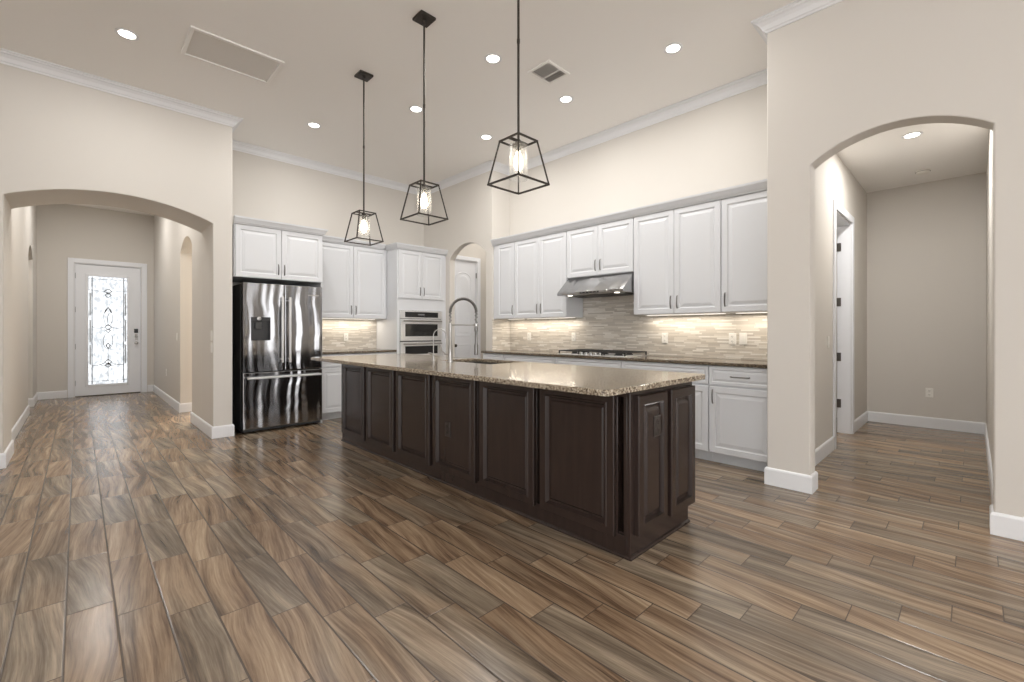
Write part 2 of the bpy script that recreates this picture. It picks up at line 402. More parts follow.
# right arched wall: arch piece, then the run with added windows behind the camera
wall_poly('wall_right', 'X', XW, XW+.15, arch_outline(-1.2, 1.135, ZC, [(-.082, .845, 2.44, 2.60)]), bevel=.008)
wall_holes('wall_right_rear', 'X', XW, XW+.15, -6.5, -1.2, 0, ZC, ADDED_WINR)
wall_poly('wall_hall_left', 'Y', YH, 1.135, arch_outline(XW+.15, XH, ZC, [(5.60, 6.50, 2.46, 2.46)]))
mb = MB(); mb.box(XW+.15, XH, -.22, -.10, 0, ZC); mb.build('wall_hall_right', wall_m, kind='structure')
mb = MB(); mb.box(XH, XH+.12, -.22, 2.9, 0, ZC); mb.build('wall_hall_end', wall_m, kind='structure')
mb = MB(); mb.box(XR+.12, XH, 2.8, 2.9, 0, ZC); mb.build('wall_bedroom', wall_m, kind='structure')
ADDED_BACKW = [(-3.2, -1.9, .05, 3.3), (-1.7, -.4, .05, 3.3), (-.2, 1.1, .05, 3.3), (1.3, 2.6, .05, 3.3), (2.8, 3.6, .05, 3.3)]  # unseen windows added for daylight, made tall to brighten the ceiling
wall_holes('wall_rear', 'Y', -6.6, -6.5, -3.6, XW, 0, ZC, ADDED_BACKW)
ADDED_LEFTW = [(-5.8, -4.3, .05, 3.3), (-4.0, -2.5, .05, 3.3), (-2.2, -.7, .05, 3.3), (-.4, 1.1, .05, 3.3)]  # unseen side windows, likewise added and enlarged to let light in
wall_holes('wall_far_left', 'X', -3.7, -3.6, -6.5, YA+.67, 0, ZC, ADDED_LEFTW)
wi = 0
for axis, p, lst in (('Y', -6.55, ADDED_BACKW), ('X', -3.65, ADDED_LEFTW), ('X', XW+.075, ADDED_WINR)):
    for a0, a1, b0, b1 in lst:
        wi += 1; mb = MB()
        for q in ((a0, a0+.05, b0, b1), (a1-.05, a1, b0, b1), (a0+.05, a1-.05, b0, b0+.05), (a0+.05, a1-.05, b1-.05, b1)):
            if axis == 'Y': mb.box(q[0], q[1], p-.03, p+.03, q[2], q[3])
            else: mb.box(p-.03, p+.03, q[0], q[1], q[2], q[3])
        mb.build('added_window_%d' % wi, trim_m, kind='structure')

# ------------------------------------------------------------------ trim
CROWN = [(0, 0), (0, -.098), (.010, -.098), (.014, -.086), (.024, -.080), (.038, -.050), (.058, -.030), (.072, -.024), (.076, -.014), (.090, -.010), (.090, 0)]
molding([(-3.6, YA), (1.275, YA), (1.275, YF), (XP, YF), (XP, YR), (XR, YR), (XR, 1.135), (XW, 1.135), (XW, -6.5)], CROWN, 'trim_1', trim_m, ZC-.001, kind='structure')
BASE = [(0, .002), (.015, .002), (.015, .118), (.011, .130), (.004, .136), (0, .136)]
bb = [('left', [(-3.6, YA), (-.47, YA), (-.47, YA+.67), (-.52, YA+.67), (-.52, 9.57), (-.67, 9.57)]),
      ('foyer_left', [(-.67, 10.45), (-.52, 10.45), (-.52, YD), (-.142, YD)]),
      ('foyer_right', [(.988, YD), (1.086, YD), (1.086, 8.17), (1.24, 8.17)]),
      ('foyer_pier', [(1.24, 7.226), (1.085, 7.226), (1.085, YA), (1.275, YA), (1.275, YF)]),
      ('column', [(4.03, 1.135), (XW, 1.135), (XW, .845), (XW+.15, .845), (XW+.15, YH), (5.51, YH)]),
      ('hall', [(6.59, YH), (XH, YH), (XH, -.10), (XW+.15, -.10), (XW+.15, -.082), (XW, -.082), (XW, -6.5)]),
      ('pantry', [(XP, 5.915), (XP, YF)]),
      ]
for n_, pth in bb: molding(pth, BASE, 'baseboard_'+n_, trim_m, kind='structure')

# casing round a doorway: profile boards proud of the wall
def casing(name, f, w, h, cw=.09, parent=None, jamb=.12):
    mb = MB()
    fbox(mb, f, -cw, -.004, 0, h+cw, 0, .018); fbox(mb, f, w+.004, w+cw, 0, h+cw, 0, .018); fbox(mb, f, -.004, w+.004, h+.004, h+cw, 0, .018)
    # jamb lining
    fbox(mb, f, -.004, .012, 0, h+.004, -jamb, 0); fbox(mb, f, w-.012, w+.004, 0, h+.004, -jamb, 0); fbox(mb, f, .012, w-.012, h-.012, h+.004, -jamb, 0)
    return mb.build(name, trim_m if parent is None else door_m, parent, bevel=.003, kind=None if parent else 'structure')

# ------------------------------------------------------------------ front door
fd = F((-.05, YD, 0), (1, 0, 0), (0, -1, 0)); FW, FH = .945, 2.45
mb = MB()  # slab with a glazed opening
s0, s1, g0, g1, gl0, gl1 = .014, FW-.014, .012, FH-.016, .175, .745
gz0, gz1 = .20, 2.24
for q in ((s0, gl0, g0, g1), (gl1, s1, g0, g1), (gl0, gl1, g0, gz0), (gl0, gl1, gz1, g1)): fbox(mb, fd, *q, -.062, -.018)
door1 = mb.build('door_1', door_m, kind='structure')
casing('door_frame', fd, FW, FH, .085, door1, .14)
mb = MB()   # raised lite frame
for q in ((gl0-.03, gl0+.012, gz0-.03, gz1+.03), (gl1-.012, gl1+.03, gz0-.03, gz1+.03), (gl0+.012, gl1-.012, gz0-.03, gz0+.012), (gl0+.012, gl1-.012, gz1-.012, gz1+.03)): fbox(mb, fd, *q, -.022, -.006)
mb.build('glass_frame', door_m, door1, bevel=.004)
mb = MB(); fbox(mb, fd, gl0, gl1, gz0, gz1, -.044, -.036); mb.build('glass_pane', dglass_m, door1)
came_m = mat('lead_came', (.16, .16, .165), .4, .7)
bevg_m = mat('bevelled_glass_band', (.42, .44, .45), .2)
mb = MB(); cx = (gl0+gl1)/2
def came(pts, r=.004): mb.tube([fd.p(cx+a, z, -.033) for a, z in pts], r, 6)
def arc_pts(c, z, rx_, rz_, t0, t1, n=14): return [(c+rx_*math.cos(t0+(t1-t0)*i/n), z+rz_*math.sin(t0+(t1-t0)*i/n)) for i in range(n+1)]
hw = (gl1-gl0)/2-.012; bz = .05
came([(-hw+bz, gz0+.02), (-hw+bz, gz1-.02)], .007); came([(hw-bz, gz0+.02), (hw-bz, gz1-.02)], .007)
came([(-hw, gz0+.07), (hw, gz0+.07)]); came([(-hw, gz1-.06), (hw, gz1-.06)])
came([(-hw, 1.98), (-.12, 1.955), (-.05, 1.95), (0, 1.93)]); came([(hw, 1.98), (.12, 1.955), (.05, 1.95), (0, 1.93)])
for zc, rr in ((1.955, .052), (1.885, .045), (1.28, .05), (1.215, .035), (.62, .05), (.56, .045)):
    came([(0, zc+rr), (rr, zc), (0, zc-rr), (-rr, zc), (0, zc+rr)], .0075)
came(arc_pts(0, 1.47, .06, .17, -PI/2, PI/2)); came(arc_pts(0, 1.47, .06, .17, PI/2, 3*PI/2)); came([(-.045, 1.56), (0, 1.66), (.045, 1.56)], .010)
came(arc_pts(.02, 1.42, .03, .12, PI*.5, PI*1.5))
came(arc_pts(0, 1.02, .068, .15, -PI/2, PI/2)); came(arc_pts(0, 1.02, .068, .15, PI/2, 3*PI/2)); came([(-.03, .93), (0, .88), (.03, .93), (0, .98), (-.03, .93)], .010)
came([(-hw+bz, 1.29), (-.15, 1.25), (-.05, 1.28)]); came([(hw-bz, 1.29), (.15, 1.25), (.05, 1.28)])
came([(0, .87), (0, gz0+.02)])
came([(-hw+bz, .56), (-.16, .56), (-.05, .60)], .005); came([(hw-bz, .56), (.16, .56), (.05, .60)], .005)
came(arc_pts(-.06, .62, .06, .07, PI*1.2, PI*2), .005); came(arc_pts(.06, .62, .06, .07, PI, PI*1.8), .005)
mb.build('leaded_came', came_m, door1)
mb = MB()
for a in (-hw+.014, hw-.036):
    for z0, z1 in ((.58, .95), (1.0, 1.42), (1.5, 1.92)): fbox(mb, fd, cx+a, cx+a+.022, z0, z1, -.036, -.031)
mb.build('bevelled_glass_strips', bevg_m, door1)
for z in (.25, .92, 1.60, 2.22):
    mb = MB(); mb.cyl(fd.p(.008, z-.05, -.010), fd.p(.008, z+.05, -.010), .009, n=10); mb.build('hinge', pull_m, door1, smooth=True)
mb = MB(); fbox(mb, fd, .835, .895, 1.17, 1.25, -.018, .006); mb.build('keypad_lock', black_m, door1, bevel=.004)
mb = MB(); fbox(mb, fd, .845, .890, 1.03, 1.15, -.018, -.006); mb.lathe(fd.p(.868, 1.10, -.018), [(.024, 0), (.026, .02), (.018, .026)], 18, (0, -1, 0)); mb.build('deadbolt', chrome_m, door1, smooth=True)
mb = MB(); mb.lathe(fd.p(.868, .975, -.018), [(.030, 0), (.030, .008), (.012, .012), (.012, .035), (.026, .042), (.029, .056), (.022, .068), (.004, .072)], 20, (0, -1, 0)); mb.build('door_handle', chrome_m, door1, smooth=True)
mb = MB(); fbox(mb, fd, .010, .035, .012, FH-.012, -.078, -.064); fbox(mb, fd, FW-.035, FW-.010, .012, FH-.012, -.078, -.064); fbox(mb, fd, .035, FW-.035, FH-.04, FH-.010, -.078, -.064); mb.build('door_stop', door_m, door1)
mb = MB(); fbox(mb, fd, .012, FW-.012, 0.001, .014, -.13, -.004); mb.build('threshold', bronze_m, door1)

# pantry door (two panels, arched top panel)
fp = F((4.46, YPD, 0), (1, 0, 0), (0, -1, 0)); PWD, PH = .59, 2.42
mb = MB(); fbox(mb, fp, .014, PWD-.020, .012, PH-.014, -.045, -.010); door2 = mb.build('door_2', door_m, kind='structure')
casing('door_frame', fp, PWD, PH, .07, door2, .095)
def arch_panel(mb, f, l, r, b, t_, rise, rings):
    loops = []
    for i, c in rings:
        pts = [(l+i, b+i), (r-i, b+i)]
        hw_ = (r-l)/2-i
        for q in range(13):
            x = hw_*math.cos(PI*q/12); pts.append(((l+r)/2+x, t_-i-rise+(rise*math.sin(PI*q/12) if rise else 0)))
        loops.append([f.p(a, z, c) for a, z in pts])
    mb.loft(loops, cap0=False)
mb = MB()
RG = [(0, -.0099), (.004, -.003), (.012, -.003), (.018, -.0085), (.05, -.0085), (.07, -.004)]
arch_panel(mb, fp, .12, .47, 1.12, 2.22, .12, RG)
mb.build('upper_panel', door_m, door2)
mb = MB(); arch_panel(mb, fp, .12, .47, .62, .98, .0, RG[:5]); arch_panel(mb, fp, .12, .47, .20, .54, 0, RG[:5]); mb.build('lower_panel', door_m, door2)
mb = MB(); mb.lathe(fp.p(.10, .96, -.010), [(.027, 0), (.027, .006), (.010, .010), (.010, .03), (.025, .038), (.027, .052), (.018, .062), (.003, .064)], 18, (0, -1, 0)); mb.build('door_handle', bronze_m, door2, smooth=True)
for z in (.35, 1.30, 2.18):
    mb = MB(); mb.cyl(fp.p(PWD-.012, z-.045, -.004), fp.p(PWD-.012, z+.045, -.004), .008, n=10); mb.build('hinge', pull_m, door2, smooth=True)

# hall door: casing and a leaf swung into the side room
fh = F((5.60, YH, 0), (1, 0, 0), (0, -1, 0))
mb = MB(); mb.box(6.452, 6.488, YH+.15, YH+.95, .012, 2.44); door3 = mb.build('door_3', door_m, kind='structure', bevel=.002)
casing('door_frame', fh, .90, 2.46, .085, door3, .134)
for z in (.35, .90, 1.55, 2.20):
    mb = MB(); mb.box(6.482, 6.489, YH+.095, YH+.148, z-.05, z+.05); mb.cyl((6.484, YH+.143, z-.05), (6.484, YH+.143, z+.05), .008, n=10); mb.build('hinge', pull_m, door3)

# ------------------------------------------------------------------ island
f1 = F((2.09, 4.845, 0), (0, -1, 0), (-1, 0, 0))      # long side seen from the left, a runs towards the camera
isl = thing('kitchen_island', 'long dark espresso wood island with raised panels in the middle of the kitchen', 'kitchen island', (2.45, 3.05, 0))
IY0, IY1, IX0, IX1, IZ = 1.262, 4.845, 2.09, 2.84, .893
mb = MB(); t_ = .018
ys = [(4.805, 4.275), (4.225, 3.69), (3.64, 3.105), (3.055, 2.52), (2.47, 1.935), (1.885, 1.345)]
mb.box(IX0+.10, IX0+.11, IY0+t_, IY1-t_, 0, IZ); mb.box(IX0, IX0+.10, IY0+t_, IY1-t_, 0, .115); mb.box(IX0, IX0+.10, IY0+t_, IY1-t_, .855, IZ)
st = [IY0+t_, 1.302, 1.339]
for (ya, yb), (yc, yd) in zip(ys[::-1], ys[::-1][1:]): st += [ya+.006, yd-.006]
st.append(IY1-t_)
for e0, e1 in zip(st[::2], st[1::2]): mb.box(IX0, IX0+.10, e0, e1, .115, .855)
for y0_, y1_ in ((IY0, IY0+t_), (IY1-t_, IY1)):
    mb.loft([[(IX0, y, 0), (IX1-.06, y, 0), (IX1-.06, y, .105), (IX1, y, .105), (IX1, y, IZ), (IX0, y, IZ)] for y in (y0_, y1_)])
mb.box(IX1-t_, IX1, IY0+t_, IY1-t_, .105, IZ); mb.box(IX1-.08, IX1-.06, IY0+t_, IY1-t_, 0, .105)
mb.box(IX0+t_, IX1-t_, IY0+t_, IY1-t_, .10, .12)
mb.build('island_body', wood_m, isl, bevel=.003)
ys = [(4.805, 4.275), (4.225, 3.69), (3.64, 3.105), (3.055, 2.52), (2.47, 1.935), (1.885, 1.345)]
panels = []
for ya, yb in ys:
    g = F((IX0-.0005, ya, .10), (0, -1, 0), (-1, 0, 0)); mb = MB(); raised(mb, g, ya-yb, .765, ISL_R); panels.append(mb.build('side_panel', wood_m, isl))
for xa, xb in ((2.135, 2.455), (2.505, 2.825)):
    g = F((xa, IY0-.0005, .115), (1, 0, 0), (0, -1, 0)); mb = MB(); raised(mb, g, xb-xa, .745, ISLR_R); panels.append(mb.build('end_panel', wood_m, isl))
SHOE = [(0, .001), (.014, .001), (.013, .008), (.008, .014), (0, .017)]
molding([(IX0, IY1), (IX0, IY0), (IX1-.06, IY0)][::1], [(-o, z) for o, z in SHOE], 'shoe_molding', wood_m, parent=None).name = 'shoe_molding'
sm_ = bpy.data.objects['shoe_molding']; sm_.parent = isl; sm_.location = -isl.location
# fix shoe orientation (outer side)
def redo_shoe():
    me = sm_.data; bpy.data.objects.remove(sm_)
    o = molding([(IX1-.06, IY0), (IX0, IY0), (IX0, IY1)], [(-a, z) for a, z in SHOE], 'shoe_molding', wood_m)
    # room is on the left of this travel, so offsets are negated above
    o.parent = isl; o.location = -isl.location
redo_shoe()
# kitchen-side fronts (doors and drawers) facing the cooktop
yy = 1.30
while yy+.44 < 4.83:
    g = F((IX1+.0005, yy, .13), (0, 1, 0), (1, 0, 0)); mb = MB(); raised(mb, g, .43, .56, DOOR_R); dd = mb.build('door', wood_m, isl); handle(dd, g, .39, .48)
    g = F((IX1+.0005, yy, .71), (0, 1, 0), (1, 0, 0)); mb = MB(); raised(mb, g, .43, .15, DRAW_R); dd = mb.build('drawer', wood_m, isl); handle(dd, g.at(0, 0, .018), .215, .075, .12, False)
    yy += .44
# brown outlets fixed in the island panels
outd_m = mat('brown_outlet_plate', (.035, .026, .022), .35)
def outlet(name, label, f, group=None, m=plate_m, m2=slot_m, horiz=False, kind='outlet', gang=1):
    root = thing(name, label, 'outlet' if kind == 'outlet' else 'switch', f.p(0, 0, 0), group)
    w_, h_ = (.035*gang+(.010 if gang > 1 else 0), .057)
    if horiz: w_, h_ = h_, w_
    mb = MB(); raised(mb, f.at(-w_, -h_, .0005), 2*w_, 2*h_, [(0, 0), (0, .003), (.003, .006)]); mb.build('cover_plate', m, root)
    for s in (-1, 1) if kind == 'outlet' else range(gang):
        mb = MB()
        if kind == 'outlet':
            ca, cz = (s*.024, 0) if horiz else (0, s*.024)
            mb.lathe(f.p(ca, cz, .006), [(.017, 0), (.016, .003)], 16, f.n); sk = mb.build('socket', m, root)
            mb = MB()
            for q in (-.006, .006): fbox(mb, f, ca+q-.0015, ca+q+.0015, cz-.004, cz+.006, .0088, .0098)
            mb.cyl(f.p(ca, cz-.010, .0088), f.p(ca, cz-.010, .0098), .0025, n=8); mb.build('slots', m2, sk)
        else:
            ca = (s-(gang-1)/2)*.045; fbox(mb, f, ca-.016, ca+.016, -.033, .033, .006, .009); mb.build('rocker', m, root, bevel=.001)
    return root
outlet('wall_outlet', 'dark brown outlet on the fourth long side panel of the island', F((IX0-.0138, 2.862, .44), (0, -1, 0), (-1, 0, 0)), m=outd_m, m2=black_m)
outlet('wall_outlet', 'dark brown outlet high on the end panel of the island', F((2.335, IY0-.0228, .675), (1, 0, 0), (0, -1, 0)), m=outd_m, m2=black_m)

def slab_hole(pts, hole, z0, z1, name, m, bevel=.004):
    mb = MB(); bm = mb.bm
    vs = {z: ([bm.verts.new((*p, z)) for p in pts], [bm.verts.new((*p, z)) for p in hole]) for z in (z0, z1)}
    n = len(pts)
    near = lambda q: min(range(n), key=lambda i: (pts[i][0]-q[0])**2+(pts[i][1]-q[1])**2)
    a, b = near(hole[0]), near(hole[2])
    for z in (z0, z1):
        O, H = vs[z]
        seq = lambda i, j: [O[q % n] for q in range(i, (j if j >= i else j+n)+1)]
        bm.faces.new(seq(a, b)+[H[2], H[1], H[0]]); bm.faces.new(seq(b, a)+[H[0], H[3], H[2]])
    for q, cnt in ((0, n), (1, 4)):
        for i in range(cnt):
            A, B = vs[z0][q], vs[z1][q]; bm.faces.new((A[i], A[(i+1) % cnt], B[(i+1) % cnt], B[i]))
    return mb.build(name, m, bevel=bevel)
def rrect(x0, x1, y0, y1, r, n=6):
    out = []
    for cx_, cy_, t0 in ((x0+r, y0+r, PI), (x1-r, y0+r, 1.5*PI), (x1-r, y1-r, 0), (x0+r, y1-r, .5*PI)):
        for i in range(n+1): t = t0+PI/2*i/n; out.append((cx_+r*math.cos(t), cy_+r*math.sin(t)))
    return out
SX0, SX1, SY0, SY1 = 2.50, 2.92, 2.84, 3.58
ct = slab_hole(rrect(1.79, 2.945, 1.205, 4.985, .05), [(SX0, SY0), (SX1, SY0), (SX1, SY1), (SX0, SY1)], .895, .926, 'island_countertop', gran_m)
tag(ct, 'speckled tan and brown granite slab on top of the dark island', 'countertop')
sink_m = mat('sink_steel', (.13, .125, .12), .35, .9)
mb = MB()
r_ = lambda i, z: [(SX0-.006+i, SY0-.006+i, z), (SX1+.006-i, SY0-.006+i, z), (SX1+.006-i, SY1+.006-i, z), (SX0-.006+i, SY1+.006-i, z)]
mb.loft([r_(-.02, .893), r_(0, .893), r_(.01, .72), r_(.03, .70)], cap0=False)
mb.loft([r_(-.02, .8925), r_(-.004, .890), r_(.004, .715), r_(.02, .695)], cap0=False)
sk = thing('sink', 'undermount steel sink set into the island granite', 'sink', (2.71, 3.21, .70)); mb.build('basin', sink_m, sk)
mb = MB(); mb.lathe((2.71, 3.21, .7005), [(.045, 0), (.045, .003), (.03, .003), (.026, .001)], 20); mb.build('drain', chrome_m, sk, smooth=True)

# spring faucet
fa = thing('spring_faucet', 'tall nickel spring neck faucet arching over the island sink', 'faucet', (2.42, 3.30, .926))
bx_, by_ = 2.42, 3.30; dv = Vector((.20, -.125, 0)); dn = dv.normalized(); L_ = dv.length
mb = MB(); mb.lathe((bx_, by_, .9265), [(.027, 0), (.027, .006), (.021, .012), (.021, .15), (.017, .156), (.016, .34), (.016, .35)], 20); mb.build('faucet_body', chrome_m, fa, smooth=True)
arc = []; z_s = 1.38
R_ = L_/2; c0 = Vector((bx_, by_, z_s))+dn*R_
for i in range(33):
    t = PI-PI*i/32; arc.append(c0+dn*R_*math.cos(t)+Vector((0, 0, 1))*(R_*math.sin(t)*1.02))
arc = [Vector((bx_, by_, z_s-.10)), Vector((bx_, by_, z_s-.05))]+arc+[Vector((bx_, by_, z_s-.05))+dv, Vector((bx_, by_, z_s-.13))+dv]
mb = MB(); mb.tube(arc, .0075, 10); mb.build('hose', spring_m, fa, smooth=True)
# helical spring round the hose
mb = MB(); dense = []
for a, b in zip(arc, arc[1:]):
    for j in range(10): dense.append(a.lerp(b, j/10))
dense.append(arc[-1]); turns = 60; hel = []; side = dn.cross(Vector((0, 0, 1)))
for i, p in enumerate(dense):
    d = (dense[min(i+1, len(dense)-1)]-dense[max(i-1, 0)]).normalized(); n2 = side.cross(d).normalized(); t = 2*PI*turns*i/len(dense)
    hel.append(p+(side*math.cos(t)+n2*math.sin(t))*.0125)
# resample finely enough for the coil
hel2 = []
for s_i in range(turns*10+1):
    q = s_i/(turns*10)*(len(dense)-1); i0 = int(q); fr = q-i0; p = dense[i0].lerp(dense[min(i0+1, len(dense)-1)], fr)
    d = (dense[min(i0+1, len(dense)-1)]-dense[max(i0-1, 0)]).normalized(); n2 = side.cross(d).normalized(); t = 2*PI*s_i/10
    hel2.append(p+(side*math.cos(t)+n2*math.sin(t))*.0125)
mb.tube(hel2, .0026, 5); mb.build('spring', spring_m, fa, smooth=True)
e = Vector((bx_, by_, 0))+dv
mb = MB(); mb.lathe((e.x, e.y, .985), [(.012, 0), (.018, .006), (.018, .09), (.013, .11), (.013, .21), (.017, .225), (.017, .25), (.011, .27)], 18); mb.build('spray_head', spring_m, fa, smooth=True)
mb = MB(); mb.tube([(bx_, by_, 1.262), (e.x, e.y, 1.262)], .005, 8); mb.lathe((e.x, e.y, 1.250), [(.019, 0), (.019, .024)], 16); mb.build('support_arm', chrome_m, fa, smooth=True)
mb = MB(); mb.tube([(bx_, by_, .99), (bx_-.03, by_+.035, .995), (bx_-.05, by_+.06, 1.03), (bx_-.06, by_+.07, 1.08)], [.009, .008, .006, .005], 8); mb.build('lever', chrome_m, fa, smooth=True)
# small filter faucet
fb = thing('filter_faucet', 'small slim gooseneck tap left of the tall spring faucet', 'faucet', (2.42, 3.566, .926))
bx2, by2 = 2.42, 3.566; dv2 = Vector((.098, -.062, 0)); R2 = dv2.length/2; dn2 = dv2.normalized()
pts = [Vector((bx2, by2, .93)), Vector((bx2, by2, 1.05)), Vector((bx2, by2, 1.165))]
c2_ = Vector((bx2, by2, 1.165))+dn2*R2
for i in range(1, 17): t = PI-PI*i/16; pts.append(c2_+dn2*R2*math.cos(t)+Vector((0, 0, R2*math.sin(t))))
pts.append(Vector((bx2, by2, 1.135))+dv2)
mb = MB(); mb.tube(pts, .0048, 10); mb.build('neck', chrome_m, fb, smooth=True)
mb = MB(); mb.lathe((bx2, by2, .9265), [(.019, 0), (.019, .005), (.012, .010), (.012, .05), (.009, .055)], 18); mb.build('base', chrome_m, fb, smooth=True)
mb = MB(); mb.tube([(bx2, by2, .985), (bx2-.018, by2+.02, .992), (bx2-.036, by2+.034, 1.0)], [.010, .009, .006], 8); mb.build('lever', chrome_m, fb, smooth=True)

# ------------------------------------------------------------------ right wall uppers
XU = XR-.33
def FU(y, z, x=XU): return F((x, y, z), (0, -1, 0), (-1, 0, 0))      # a runs towards the camera (decreasing y)
UT = 2.445; UB = 1.381; H_ = UT-UB
cabinet('upper_cabinet', 'narrow single door white wall cabinet at the pantry end of the cooktop wall', 'cabinet', FU(4.80, UB), .37, H_, .317, [(.004, .366, .004, H_-.004, 'R', .12)])
cabinet('upper_cabinet', 'double door white wall cabinet directly left of the range hood', 'cabinet', FU(4.43, UB), .92, H_, .317, [(.004, .458, .004, H_-.004, 'R', .12), (.462, .916, .004, H_-.004, 'L', .12)])
h2 = UT-1.856
cabinet('upper_cabinet', 'short double door white cabinet directly above the range hood', 'cabinet', FU(3.51, 1.856), .93, h2, .317, [(.004, .463, .004, h2-.004, 'R', .12), (.467, .926, .004, h2-.004, 'L', .12)])
cabinet('upper_cabinet', 'double door white wall cabinet directly right of the range hood', 'cabinet', FU(2.58, UB), .925, H_, .317, [(.004, .46, .004, H_-.004, 'R', .12), (.464, .921, .004, H_-.004, 'L', .12)])
cabinet('upper_cabinet', 'white wall cabinet at the near end beside the column', 'cabinet', FU(1.655, UB), .515, H_, .317, [(.004, .511, .004, H_-.004, 'L', .12)])
mb = MB(); mb.box(XU-.001, XR-.012, 4.801, YR-.001, UB, UT); tag(mb.build('cabinet_filler', cab_m), 'white filler strip between the narrow wall cabinet and the pantry wall', 'filler')
CC = [(0, 0), (0, .012), (-.020, .012), (-.020, 0)]
CABCR = [(-.03, -.002), (.004, -.002), (.010, .010), (.018, .016), (.026, .034), (.038, .056), (.044, .060), (.048, .080), (-.03, .080)]
o = molding([(XU-.021, YR-.002), (XU-.021, 1.137)], CABCR, 'cabinet_crown_molding', cab_m, UT+.003)
tag(o, 'long white crown strip along the top of the cooktop wall cabinets', 'molding')
# travel is -Y: right hand is -X, outwards: good
# under cabinet light strips + light rails
for i, (ya, yb, nm) in enumerate(((4.40, 3.56, 'left of the hood'), (2.54, 1.70, 'right of the hood'), (4.78, 4.46, 'by the pantry'), (1.60, 1.18, 'beside the column'))):
    mb = MB(); mb.box(XR-.13, XR-.11, yb, ya, UB-.006, UB-.001); o = mb.build('under_cabinet_light', strip_m); tag(o, 'thin glowing light strip under the wall cabinets ' + nm, 'light')
    area('under_cabinet_lamp', ((XR-.12), (ya+yb)/2, UB-.018), (0, 0, 0), .03, ya-yb, UNDER_W*(ya-yb)*2, (1, .90, .76))

# ------------------------------------------------------------------ right wall bases
XB = 4.15; ZB = .892
def FB(y): return F((XB, y, 0), (0, -1, 0), (-1, 0, 0))
DT, DB = .722, .705
def base_cab(y, w_, label, kind, f=None, d=None):
    d = d or XR-XB-.002; f = f or FB(y); top = ZB-.006
    if kind == 'D1': doors = [(.005, w_-.005, .108, DB, 'L', DB-.09)]; dr = [(.005, w_-.005, DT, top)]
    elif kind == 'D1R': doors = [(.005, w_-.005, .108, DB, 'R', DB-.09)]; dr = [(.005, w_-.005, DT, top)]
    else: doors = [(.005, w_/2-.002, .108, DB, 'R', DB-.09), (w_/2+.002, w_-.005, .108, DB, 'L', DB-.09)]; dr = [(.005, w_-.005, DT, top)]
    return cabinet('base_cabinet', label, 'cabinet', f, w_, ZB, d, doors, toe=.10, drawers=dr)
base_cab(4.86, .43, 'white base cabinet at the pantry end of the cooktop run', 'D1R')
base_cab(4.43, .92, 'white base cabinet left of the cooktop cabinet', 'D2')
base_cab(3.51, .91, 'white base cabinet directly under the gas cooktop', 'D2')
base_cab(2.60, .915, 'white double door base cabinet right of the cooktop, mostly behind the island end', 'D2')
base_cab(1.685, .545, 'white base cabinet with one drawer over one door beside the column', 'D1')
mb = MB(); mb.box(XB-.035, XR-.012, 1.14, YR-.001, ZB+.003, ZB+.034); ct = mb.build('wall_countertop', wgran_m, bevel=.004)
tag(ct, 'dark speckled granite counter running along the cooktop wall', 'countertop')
mb = MB(); mb.box(XR-.010, XR-.0005, 1.14, YR-.001, ZB+.036, UB+.0); mb.box(XR-.010, XR-.0005, 2.585, 3.505, UB, 1.66)
o = mb.build('backsplash', mos_m); tag(o, 'thin linear mosaic tile backsplash behind the cooktop counter', 'backsplash')
mb = MB(); mb.box(XP+.002, XR-.011, YR-.010, YR-.0005, ZB+.036, UB-.001)
tag(mb.build('backsplash', mos_m), 'narrow side strip of mosaic tile on the pantry return wall', 'backsplash')
# outlets on backsplash
xo = XR-.011
for y_, lab in ((4.47, 'cream outlet on the backsplash nearest the pantry return'), (3.66, 'cream outlet on the backsplash just left of the cooktop'), (2.387, 'cream outlet on the backsplash just right of the cooktop'), (1.672, 'left of the paired cream plates on the backsplash near the column')):
    outlet('wall_outlet', lab, F((xo, y_, 1.128), (0, -1, 0), (-1, 0, 0)), group=None)
outlet('wall_switch', 'right one of the paired cream plates on the backsplash, a switch near the column', F((xo, 1.572, 1.132), (0, -1, 0), (-1, 0, 0)), kind='switch', gang=1)

# range hood
hd = thing('range_hood', 'stainless steel under cabinet range hood with sloping front above the cooktop', 'range hood', (4.42, 3.04, 1.63))
mb = MB(); pf = [(XR-.012, 1.853), (4.36, 1.853), (4.150, 1.662), (4.150, 1.630), (XR-.012, 1.630)]
mb.loft([[(x, 2.588, z) for x, z in pf], [(x, 3.50, z) for x, z in pf]]); mb.build('hood_shell', hood_m, hd, bevel=.003)
mb = MB(); mb.box(4.148, 4.1495, 2.90, 3.16, 1.637, 1.655); mb.build('control_panel', black_m, hd)
for i in range(5):
    mb = MB(); mb.lathe((4.1478, 2.93+i*.05, 1.646), [(.006, 0), (.005, .003)], 10, (-1, 0, 0)); mb.build('button', chrome_m, hd)
for y_ in (2.72, 3.37):
    mb = MB(); mb.lathe((4.24, y_, 1.6295), [(.03, 0), (.028, -.004)], 20, (0, 0, 1)); mb.build('hood_light', emis('hood_lamp', (1, .93, .8), 3), hd)
mb = MB()
for i in range(22): mb.box(4.30, 4.62, 2.66+i*.036, 2.675+i*.036, 1.622, 1.6295)
mb.build('filter', spring_m, hd)

